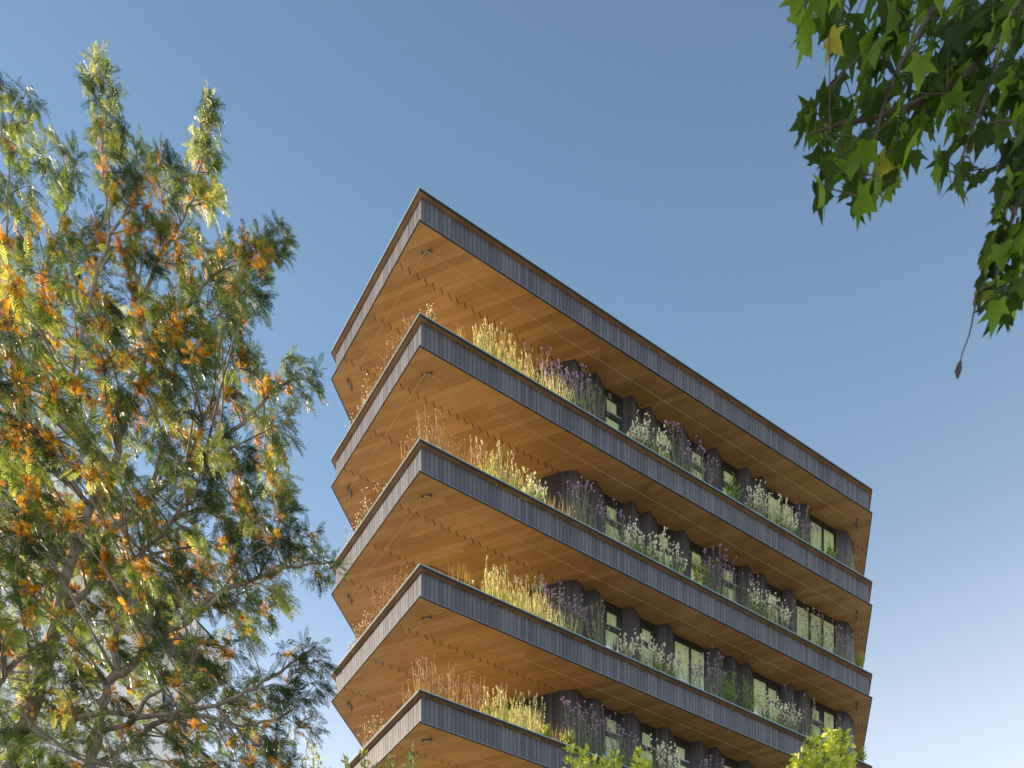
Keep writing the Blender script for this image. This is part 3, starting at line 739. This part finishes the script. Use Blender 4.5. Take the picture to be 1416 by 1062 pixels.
limb([(196, 430), (215, 370), (235, 330), (262, 290), (276, 240), (284, 190), (287, 150)], 0.026, 0.006, 0.1, 0.4)
limb([(232, 560), (246, 480), (262, 420), (300, 380), (335, 360), (372, 335)], 0.03, 0.008, 0.6, 0.2)
limb([(254, 648), (290, 560), (300, 500), (305, 450), (300, 400)], 0.026, 0.010, 0.2, 0.9)
limb([(45, 650), (10, 560), (-5, 470), (0, 380), (10, 300), (14, 210), (20, 150)], 0.035, 0.008, 0.5, 0.2)
limb([(134, 1015), (180, 1000), (200, 975), (230, 945), (262, 925)], 0.04, 0.014, -0.2, -1.0)
limb([(21, 1040), (60, 1020), (110, 1050), (160, 1062)], 0.04, 0.018, -0.3, -0.9)
limb([(124, 1058), (175, 1035), (210, 1000), (240, 985)], 0.04, 0.014, 0.1, 0.9)

edge_poly = [(0, 110), (30, 120), (60, 190), (105, 200), (125, 250), (175, 240), (215, 215), (250, 230), (300, 250), (318, 310), (330, 360), (350, 400), (345, 440), (330, 470), (345, 520), (385, 560), (400, 640), (395, 720), (408, 770), (385, 840), (345, 870), (330, 900), (380, 960), (425, 960), (430, 1010), (400, 1040), (390, 1110), (-40, 1110), (-40, 110)]
def inside(u, v, poly):
    r_ = False; j = len(poly) - 1
    for i in range(len(poly)):
        (xi, yi), (xj, yj) = poly[i], poly[j]
        if (yi > v) != (yj > v) and u < (xj - xi) * (v - yi) / (yj - yi) + xi: r_ = not r_
        j = i
    return r_
clumps = []                                            # column, row, radius px, depth offset, flower share, brightness
for u, v, r_, dz, fl in [(131, 84, 13, 0, 0), (128, 104, 15, 0, 0), (140, 112, 17, 0, 0), (150, 134, 16, .1, 0), (138, 140, 14, -.1, .05), (133, 165, 15, 0, .3), (152, 168, 18, -.1, .05), (168, 185, 17, .1, 0), (146, 190, 16, .1, .3), (170, 205, 14, .1, 0), (140, 212, 12, 0, .4), (155, 215, 14, 0, .05),
        (284, 148, 11, .4, 0), (292, 150, 9, .4, 0), (280, 168, 14, .4, 0), (290, 184, 15, .4, 0), (274, 200, 15, .4, 0), (290, 212, 15, .4, .1), (278, 228, 15, .4, .6), (292, 240, 15, .4, .1), (270, 250, 14, .3, .5), (288, 262, 15, .4, .5), (298, 285, 14, .4, 0), (278, 280, 14, .3, .4), (265, 268, 12, .3, .2),
        (8, 125, 18, .2, 0), (30, 135, 18, .3, 0), (48, 148, 14, .3, 0), (12, 155, 18, .1, 0), (34, 165, 16, .3, 0), (8, 190, 16, .1, .4), (20, 212, 12, .2, .3), (-10, 170, 20, .2, .1),
        (60, 212, 18, .6, 0), (84, 208, 16, .7, 0), (102, 222, 17, .8, 0), (72, 236, 18, .6, 0), (95, 248, 17, .8, 0), (105, 268, 13, .8, 0), (82, 264, 15, .7, 0), (48, 228, 14, .5, 0), (92, 285, 12, .7, 0),
        (12, 250, 18, .1, 0), (35, 258, 18, .2, 0), (8, 280, 20, .1, .2), (40, 285, 18, .3, 0), (18, 310, 20, .1, .1), (50, 312, 16, .2, .1), (12, 340, 20, .2, .3), (42, 345, 18, .3, .3), (70, 338, 12, .3, .2),
        (190, 215, 14, -.5, 0), (182, 240, 17, -.5, .1), (205, 236, 16, -.4, .5), (222, 222, 14, -.3, .3), (236, 232, 15, -.2, .2), (240, 254, 15, 0, .1), (215, 258, 16, -.4, .8), (192, 264, 16, -.5, .5), (170, 262, 13, -.5, .1), (145, 240, 10, -.1, .3), (150, 262, 12, -.2, .2), (158, 280, 13, -.3, .6), (180, 284, 15, -.5, .3), (205, 284, 14, -.4, .5), (228, 282, 14, -.2, .3), (250, 282, 14, .1, .1), (255, 240, 12, .2, .0),
        (92, 322, 15, .2, .7), (112, 330, 14, 0, .1), (132, 312, 16, 0, .4), (122, 345, 16, 0, .3), (140, 335, 14, -.1, .6), (105, 362, 15, .1, .1), (90, 355, 13, .2, .2), (128, 370, 15, 0, .7), (168, 345, 13, -.3, .7), (180, 318, 13, -.4, .3), (205, 310, 14, -.3, .1), (222, 330, 15, -.2, .6), (243, 325, 15, 0, .4), (250, 350, 16, .1, .5), (228, 358, 15, 0, .7), (262, 318, 13, .2, .1), (275, 335, 14, .4, 0), (292, 345, 15, .5, 0), (308, 335, 13, .5, 0), (285, 365, 16, .4, .2), (310, 362, 14, .4, .1), (262, 372, 15, .3, .5), (210, 378, 14, -.1, .2), (196, 345, 12, -.2, .4),
        (386, 318, 11, .2, 0), (372, 330, 14, .2, .1), (356, 335, 14, .2, .3), (342, 340, 13, .3, .5), (392, 336, 12, .2, 0), (360, 354, 14, .2, .8), (376, 352, 13, .2, .3), (346, 362, 14, .3, .4), (362, 374, 12, .2, .8), (330, 355, 13, .4, .3), (390, 355, 9, .2, 0), (335, 378, 13, .4, .5),
        (395, 502, 16, .6, .05), (415, 515, 18, .6, .05), (432, 525, 16, .6, 0), (402, 538, 18, .6, .3), (380, 528, 18, .5, .3), (422, 545, 16, .6, .1), (368, 545, 18, .4, .4),
        (398, 770, 18, -.3, .3), (420, 765, 17, -.2, .15), (432, 740, 15, -.2, .1), (445, 775, 18, -.2, .05), (462, 785, 15, -.2, 0), (440, 795, 14, -.2, .05), (410, 745, 12, -.2, .05), (380, 790, 20, -.4, .4),
        (400, 905, 18, -1, .05), (425, 900, 20, -1, 0), (440, 915, 17, -1, 0), (415, 928, 18, -1, .1), (436, 945, 16, -1, 0), (400, 950, 20, -1.1, .2), (425, 970, 18, -1.1, .1),
        (275, 705, 30, -.9, 0), (290, 690, 24, -1.0, 0)]:
    clumps.append((u, v, r_, dz, fl * (0.55 if v < 300 else 0.9)))
tries = 0
while tries < 6000 and len(clumps) < 460:
    tries += 1
    u, v = U(-45, 440), U(372, 1110)
    if not inside(u, v, edge_poly): continue
    if any((u - c[0]) ** 2 + (v - c[1]) ** 2 < 23.5 ** 2 for c in clumps): continue
    # gaps where the sky or the white house shows through
    if any(((u - hx) / rx) ** 2 + ((v - hy) / ry) ** 2 < 1 for hx, hy, rx, ry in ((160, 385, 22, 34), (62, 440, 14, 22), (215, 420, 12, 20), (190, 655, 30, 24), (100, 690, 18, 22), (215, 1022, 30, 22), (225, 945, 24, 22), (118, 830, 22, 30), (285, 860, 22, 20), (298, 905, 18, 22), (345, 925, 26, 16), (175, 600, 16, 22), (255, 770, 16, 14), (290, 1040, 28, 20), (125, 760, 16, 22), (20, 960, 14, 16), (330, 425, 14, 22), (350, 885, 24, 14))): continue
    wdt = 1.7 if v > 350 else 1.0
    fl = 0.75 if 390 < v < 830 and u < 265 else (0.42 if 390 < v < 830 and u < 345 else 0.22)
    if random.random() < 0.3: fl = 0.0
    clumps.append((u, v, U(19, 29), U(-wdt, wdt), fl))
fp, fd, fs, ft = [], [], [], []; bp_, bd, bs, bt = [], [], [], []
nd = [(p, r_) for p, r_ in nodes]
NPOS = np.array([tuple(p) for p, _ in nd])
for (u, v, r_, dz, fl) in clumps:
    c = at_y(u, v, Z0 + dz); rad = r_ * c.y / F
    dd = np.linalg.norm(NPOS - np.array(c), axis=1) + np.where(NPOS[:, 2] > c.z - 0.1, 0.6, 0.0)
    j = int(np.argmin(dd)); s = nd[j][0]
    if (s - c).length > 0.12:
        m = s.lerp(c, 0.5) + Vector((U(-.1, .1), U(-.15, .15), U(-.05, .18))) * min(1.0, (s - c).length)
        rr = min(nd[j][1] * 0.7, 0.012 + 0.012 * (s - c).length)
        wood.tube(smooth_path([s, m, c], 3), [rr + (0.005 - rr) * i / 6 for i in range(7)], 5)
    out = Vector(((u - 150) / 220, random.gauss(0, 0.4), 0.35 + (600 - v) / 1500)).normalized()
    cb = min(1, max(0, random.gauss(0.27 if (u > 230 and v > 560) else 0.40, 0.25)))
    ntw = 8 if r_ > 20 else 5
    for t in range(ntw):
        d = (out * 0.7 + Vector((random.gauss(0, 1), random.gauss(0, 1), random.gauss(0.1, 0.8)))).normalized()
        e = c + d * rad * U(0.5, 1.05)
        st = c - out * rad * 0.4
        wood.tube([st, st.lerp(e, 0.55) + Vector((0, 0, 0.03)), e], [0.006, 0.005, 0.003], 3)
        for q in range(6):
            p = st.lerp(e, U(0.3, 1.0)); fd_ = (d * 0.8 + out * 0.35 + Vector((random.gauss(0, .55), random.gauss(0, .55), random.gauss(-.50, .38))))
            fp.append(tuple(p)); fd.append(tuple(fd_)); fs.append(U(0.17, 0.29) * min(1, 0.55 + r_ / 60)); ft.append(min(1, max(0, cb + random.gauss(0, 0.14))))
        if random.random() < fl * 2.0:
            p0 = st.lerp(e, U(0.1, 0.7)); hb = min(1, max(0, random.gauss(0.62, 0.24)))
            for q in range(random.randint(3, 5)):
                bp_.append(tuple(p0 + Vector((U(-.05, .05), U(-.05, .05), U(-.04, .05))))); bd.append((random.gauss(0, 1), random.gauss(0, 1), random.gauss(0.1, 0.5))); bs.append(U(0.075, 0.13)); bt.append(min(1, max(0, hb + random.gauss(0, 0.1))))
wood.build('trunk', M['bark'], oak, oak.location, smooth=True)
V_, F_, T_ = scatter(FROND, np.array(fp), np.array(fd), np.array(fs), np.array(ft)); arrays_mesh('crown', V_, F_, T_, [M['fern']], oak, oak.location)
V_, F_, T_ = scatter(BRUSH, np.array(bp_), np.array(bd), np.array(bs), np.array(bt)); tag(arrays_mesh('blossom', V_, F_, T_, [M['orange']], oak, oak.location), kind='stuff')

# ---- the plane tree whose branches hang in at the top right
plane = empty('plane_tree', (9.0, 5.5, 0), 'plane tree branch with dark lobed leaves hanging in at the upper right', 'tree')
wood = MB(); ZP = 4.8
trunk_p = smooth_path([(9.0, 5.5, -0.05), (8.9, 5.5, 3), (8.7, 5.4, 6), (8.3, 5.3, 9.5), (8.1, 5.3, 12)], 4)
wood.tube(trunk_p, [0.26 - 0.15 * i / 16 for i in range(17)], 10)
def tw(pts, r0, r1):
    S = smooth_path(pts, 4); m = len(S); wood.tube(S, [r0 + (r1 - r0) * i / (m - 1) for i in range(m)], 6); return S
hang = []
hang += tw([Vector((8.25, 5.3, 10.2)), at_y(1560, -150, 5.2), at_y(1440, -90, 5.0), at_y(1330, -60, 4.8), at_y(1200, -40, 4.7), at_y(1120, -15, 4.7)], 0.06, 0.008)
hang += tw([at_y(1440, -90, 5.0), at_y(1395, 20, 4.8), at_y(1345, 95, 4.7), at_y(1250, 150, 4.7), at_y(1165, 172, 4.7), at_y(1120, 185, 4.7)], 0.03, 0.004)
hang += tw([at_y(1330, -60, 4.8), at_y(1280, 30, 4.6), at_y(1235, 110, 4.6), at_y(1205, 210, 4.6), at_y(1195, 255, 4.6)], 0.02, 0.004)
hang += tw([at_y(1395, 20, 4.8), at_y(1370, 110, 4.7), at_y(1340, 190, 4.6), at_y(1325, 235, 4.6)], 0.018, 0.004)
hang += tw([at_y(1560, -150, 5.2), at_y(1480, 60, 4.9), at_y(1440, 200, 4.9), at_y(1408, 280, 4.8), at_y(1385, 350, 4.8), at_y(1375, 410, 4.8)], 0.03, 0.004)
hang += tw([at_y(1408, 300, 4.8), at_y(1400, 360, 4.9), at_y(1402, 425, 4.9)], 0.01, 0.003)
seedp = [at_y(1352, 405, 4.8), at_y(1347, 430, 4.8), at_y(1341, 460, 4.8), at_y(1331, 488, 4.8), at_y(1327, 505, 4.8)]
tw([at_y(1375, 395, 4.8)] + seedp, 0.006, 0.003)
LP = []
plane_poly = [(1092, -30), (1100, 12), (1112, 50), (1150, 62), (1178, 100), (1150, 128), (1104, 160), (1100, 188), (1130, 215), (1128, 262), (1150, 272), (1172, 262), (1190, 285), (1212, 290), (1232, 262), (1262, 225), (1290, 222), (1302, 250), (1330, 262), (1360, 262), (1352, 215), (1392, 190), (1440, 200), (1480, -30)]
plane_holes = ((1118, 100, 34, 24), (1205, 28, 12, 22), (1190, 42, 10, 16), (1310, 18, 10, 16), (1252, 62, 8, 10), (1285, 205, 24, 18), (1187, 112, 9, 26), (1280, 80, 10, 14), (1216, 98, 8, 12), (1192, 165, 16, 10), (1240, 195, 10, 10), (1372, 165, 10, 12), (1150, 160, 10, 12), (1222, 135, 8, 8))
n = 0
while n < 370:
    u, v = U(1095, 1470), U(-30, 285)
    if not inside(u, v, plane_poly): continue
    if any(((u - hx) / rx) ** 2 + ((v - hy) / ry) ** 2 < 1 for hx, hy, rx, ry in plane_holes): continue
    LP.append((u, v, 4.75 + random.gauss(0, 0.22))); n += 1
for (u, v) in [(1105, 40), (1120, 60), (1108, 20), (1112, 165), (1120, 150), (1135, 240), (1132, 205), (1196, 262), (1208, 272), (1180, 255), (1325, 240), (1345, 248), (1300, 232), (1360, 235), (1405, 262), (1412, 250), (1398, 285), (1388, 300), (1405, 310), (1412, 330), (1382, 330), (1372, 352), (1395, 345), (1380, 378), (1362, 392), (1372, 405), (1395, 395), (1405, 415), (1385, 430), (1395, 440), (1412, 380), (1400, 370), (1420, 300), (1425, 350), (1420, 410), (1378, 440)] + [(U(1372, 1425), U(255, 430)) for _ in range(26)] + [(U(1385, 1430), U(195, 275)) for _ in range(16)] + [(U(1350, 1400), U(405, 450)) for _ in range(8)]:
    LP.append((u, v, 4.8 + random.gauss(0, 0.1)))
HP = [tuple(p) for p in hang]
pend = [at_y(u, v, y) for u, v, y in LP]
def gap_(p):
    return float(np.linalg.norm(np.array(HP) - np.array(p), axis=1).min())
pend.sort(key=gap_)
lp, ld, ls, lt = [], [], [], []
for p in pend:
    dd = np.linalg.norm(np.array(HP) - np.array(p), axis=1); s = Vector(HP[int(np.argmin(dd))])
    sz = U(0.10, 0.16)
    dr = Vector((random.gauss(-0.15, .55), random.gauss(0, .5), random.gauss(-.75, .35)))
    st = p - dr.normalized() * sz * 0.45
    mid = s.lerp(st, 0.5) + Vector((U(-.015, .015), U(-.02, .02), U(0.0, 0.03)))
    wood.tube(smooth_path([s, mid, st], 3), [0.0045 - 0.0022 * i / 6 for i in range(7)], 3)
    if (s - st).length > 0.10: HP += [tuple(mid), tuple(st)]
    lp.append(tuple(st)); ld.append(tuple(dr)); ls.append(sz); lt.append(0.99 if random.random() < 0.006 else min(0.9, max(0, random.gauss(0.5, 0.25))))
wood.build('trunk', M['bark_dark'], plane, plane.location, smooth=True)
V_, F_, T_ = scatter(LOBED, np.array(lp), np.array(ld), np.array(ls), np.array(lt)); arrays_mesh('crown', V_, F_, T_, [M['planeleaf']], plane, plane.location)
for (u, v) in [(1326, 505), (1324, 512), (1328, 510), (1325, 518), (1160, 195), (1158, 204), (1161, 212), (1240, 22), (1242, 12), (1238, 34), (1367, 200), (1370, 192), (1340, 205), (1400, 288), (1402, 296), (1290, 118), (1220, 165), (1364, 55), (1368, 45)]:
    p = at_y(u, v, 4.72); sc = MB()
    for q in range(4): octa(sc, p + Vector((U(-.008, .008), U(-.008, .008), U(-.010, .010))), U(.010, .015), U(.014, .024))
    sc.build('seed_cluster', M['bark_dark'], plane, plane.location)

# ---- the tree tops along the lower edge
def small_tree(name, label, tips, Y, leafm, size, per, barkm, spread, group=None):
    b0 = at_y(sum(t[0] for t in tips) / len(tips), 1100, Y); root = empty(name, (b0.x, Y, 0), label, 'tree', group)
    wd = MB(); lp, ld, ls, lt = [], [], [], []
    stem_top = Vector((b0.x, Y, b0.z - 2.6))
    wd.tube(smooth_path([(b0.x, Y, -0.05), (b0.x + 0.05, Y, stem_top.z * 0.5), stem_top], 4), [0.14 - 0.07 * i / 8 for i in range(9)], 8)
    for (u, v, r_, dz) in tips:
        e = at_y(u, v, Y + dz); low = at_y(u + (b0.x * F / Y + PX - u) * 0.3, 1140, Y + dz * 0.6)
        S = smooth_path([stem_top, low, e], 6); m = len(S); wd.tube(S, [0.045 + (0.004 - 0.045) * i / (m - 1) for i in range(m)], 5)
        rad = r_ * Y / F
        for i in range(per):
            f = U(0, 1) ** 1.1; c = low.lerp(e, 0.25 + 0.75 * f); rr = rad * (1.15 - 0.85 * f)
            off = Vector((random.gauss(0, 1), random.gauss(0, 1), random.gauss(0, 0.35))).normalized() * rr * U(0.2, 1.0) ** 0.6
            p = c + off; lp.append(tuple(p)); d = off.normalized() + Vector((random.gauss(0, .4), random.gauss(0, .4), random.gauss(spread, .5))); ld.append(tuple(d)); ls.append(size * U(0.6, 1.15)); lt.append(min(1, max(0, random.gauss(0.52, 0.32))))
            if i % 5 == 0: wd.tube([c, c.lerp(p, 0.6) + Vector((0, 0, .02)), p], [0.006, 0.004, 0.003], 3)
    wd.build('trunk', barkm, root, root.location, smooth=True)
    V_, F_, T_ = scatter(OVAL, np.array(lp), np.array(ld), np.array(ls), np.array(lt)); arrays_mesh('crown', V_, F_, T_, [leafm], root, root.location)
small_tree('lime_tree', 'sunlit yellow-green tree top in front of the lowest ledge at the right', [(1122, 1024, 27, 0), (1148, 1012, 20, 0.2), (1165, 1012, 20, -0.2), (1108, 1044, 27, 0.3), (1140, 1040, 30, -0.3), (1172, 1052, 22, 0.1), (1085, 1072, 24, 0), (1128, 1060, 40, 0)], 9.0, M['limeleaf'], 0.075, 270, M['bark'], 0.25)
small_tree('lime_tree', 'yellow-green tree top peeping up below the ledge in the middle', [(787, 1034, 14, 0), (802, 1040, 16, 0.2), (815, 1044, 18, -0.2), (838, 1050, 18, 0.1), (850, 1044, 14, 0.2), (884, 1040, 10, 0.3), (892, 1054, 14, 0), (870, 1066, 20, 0), (825, 1066, 26, 0)], 9.5, M['limeleaf'], 0.078, 140, M['bark'], 0.45)
small_tree('pale_leaved_tree', 'pale green shoots of a tree before the lowest left ledge', [(503, 1040, 8, 0), (540, 1046, 8, 0.2), (572, 1036, 8, 0.1), (476, 1048, 7, 0.3), (520, 1060, 14, 0), (556, 1062, 12, 0)], 10.0, M['paleleaf'], 0.058, 120, M['bark'], 0.6)
small_tree('pale_leaved_tree', 'thin pale tree tip between the silky oak and the timber building', [(433, 1026, 10, 0), (440, 1046, 12, 0.2), (418, 1050, 12, -0.1), (452, 1062, 12, 0)], 14.0, M['paleleaf'], 0.065, 90, M['bark'], 0.5)

# ------------------------------------------------------------------ the white house behind the silky oak
M['white'] = plain('white_cladding_panel', (0.76, 0.78, 0.82), 0.6, 0, 0.04, 0.6)
M['soffit_grey'] = plain('dark_grey_soffit', (0.13, 0.135, 0.14), 0.6)  # even dark grey for the underside of the roof
M['bluepane'] = plain('blue_grey_glass', (0.12, 0.19, 0.26), 0.08)
dw = Vector((math.sin(R(23.3)), math.cos(R(23.3)))); nw = Vector((dw.y, -dw.x))       # wall direction and its outward side
ZR = at_y(300, 890, 29.0).z
q0 = at_z(300, 890, ZR).xy
house = empty('white_building', (q0.x - 8, q0.y, 0), 'white panel clad building with overhanging roof behind the silky oak', 'building')
HO = (house.location.x, house.location.y, 0)
def along(s, out=0.0): return q0 + dw * s + nw * out
SA, SB = -9.0, 0.2
def hbox(name, s0, s1, o0, o1, z0, z1, m, parent=None):
    a = MB(); p = along(s0, o0); a.obox((p.x, p.y, z0), (dw.x * (s1 - s0), dw.y * (s1 - s0), 0), (nw.x * (o1 - o0), nw.y * (o1 - o0), 0), (0, 0, z1 - z0)); return a.build(name, m, parent or house, HO)
# panels with thin joints between them
wallm = MB(); s = SA
while s < SB - 0.1:
    L = min(1.1, SB - s); p = along(s, -10)
    for z0, z1 in ((0, 6), (6.02, 9.5), (9.52, 13), (13.02, 16.5), (16.52, 20), (20.02, ZR - 0.96)):
        wallm.obox((p.x, p.y, z0), (dw.x * (L - 0.018), dw.y * (L - 0.018), 0), (nw.x * 9.0, nw.y * 9.0, 0), (0, 0, z1 - z0))
    s += L
wallm.build('wall', M['white'], house, HO)
rf = hbox('roof', SA - 0.5, SB + 0.4, -10, 0.0, ZR - 0.9, ZR, M['white'])
hbox('roof_soffit', SA - 0.5, SB + 0.4, -9.95, -0.05, ZR - 0.955, ZR - 0.903, M['soffit_grey'], rf)
hbox('roof_edge', SA - 0.52, SB + 0.42, -0.2, 0.03, ZR + 0.003, ZR + 0.06, M['edge'], rf)
def strip(s0, s1, z0, z1, out=-0.99):
    wn_ = hbox('window', s0, s1, out, out + 0.05, z0, z1, M['frame'])
    hbox('pane', s0 + 0.06, s1 - 0.06, out + 0.052, out + 0.06, z0 + 0.06, z1 - 0.06, M['bluepane'], wn_)
for sx in (-8.2, -6.9, -5.0, -3.3, -1.5):
    for z0, z1 in ((9.7, 12.8), (13.2, 16.3), (16.7, 19.8), (20.2, 23.4)): strip(sx, sx + 0.42, z0, z1)
# lower wing with its parapet
zl = at_y(276, 1039, 27.2).z; ql = at_y(276, 1039, 27.2).xy; oo = (ql - q0).dot(nw)
wing = hbox('lower_wing', SA, 0.6, -0.98, oo, 0, zl, M['white'])
hbox('parapet_edge', SA, 0.62, oo - 0.15, oo + 0.03, zl + 0.003, zl + 0.09, M['edge'], wing)
hbox('added_shade_block', -21.0, SA - 0.52, -10, -1.0, 0, 9.4, M['white'])  # added base out of view, carries the shading block
hbox('added_shade_block', -20.4, -14.4, -9.8, -1.2, 9.402, 16.6, M['white'])  # unseen block added to keep the sun off the plane leaves
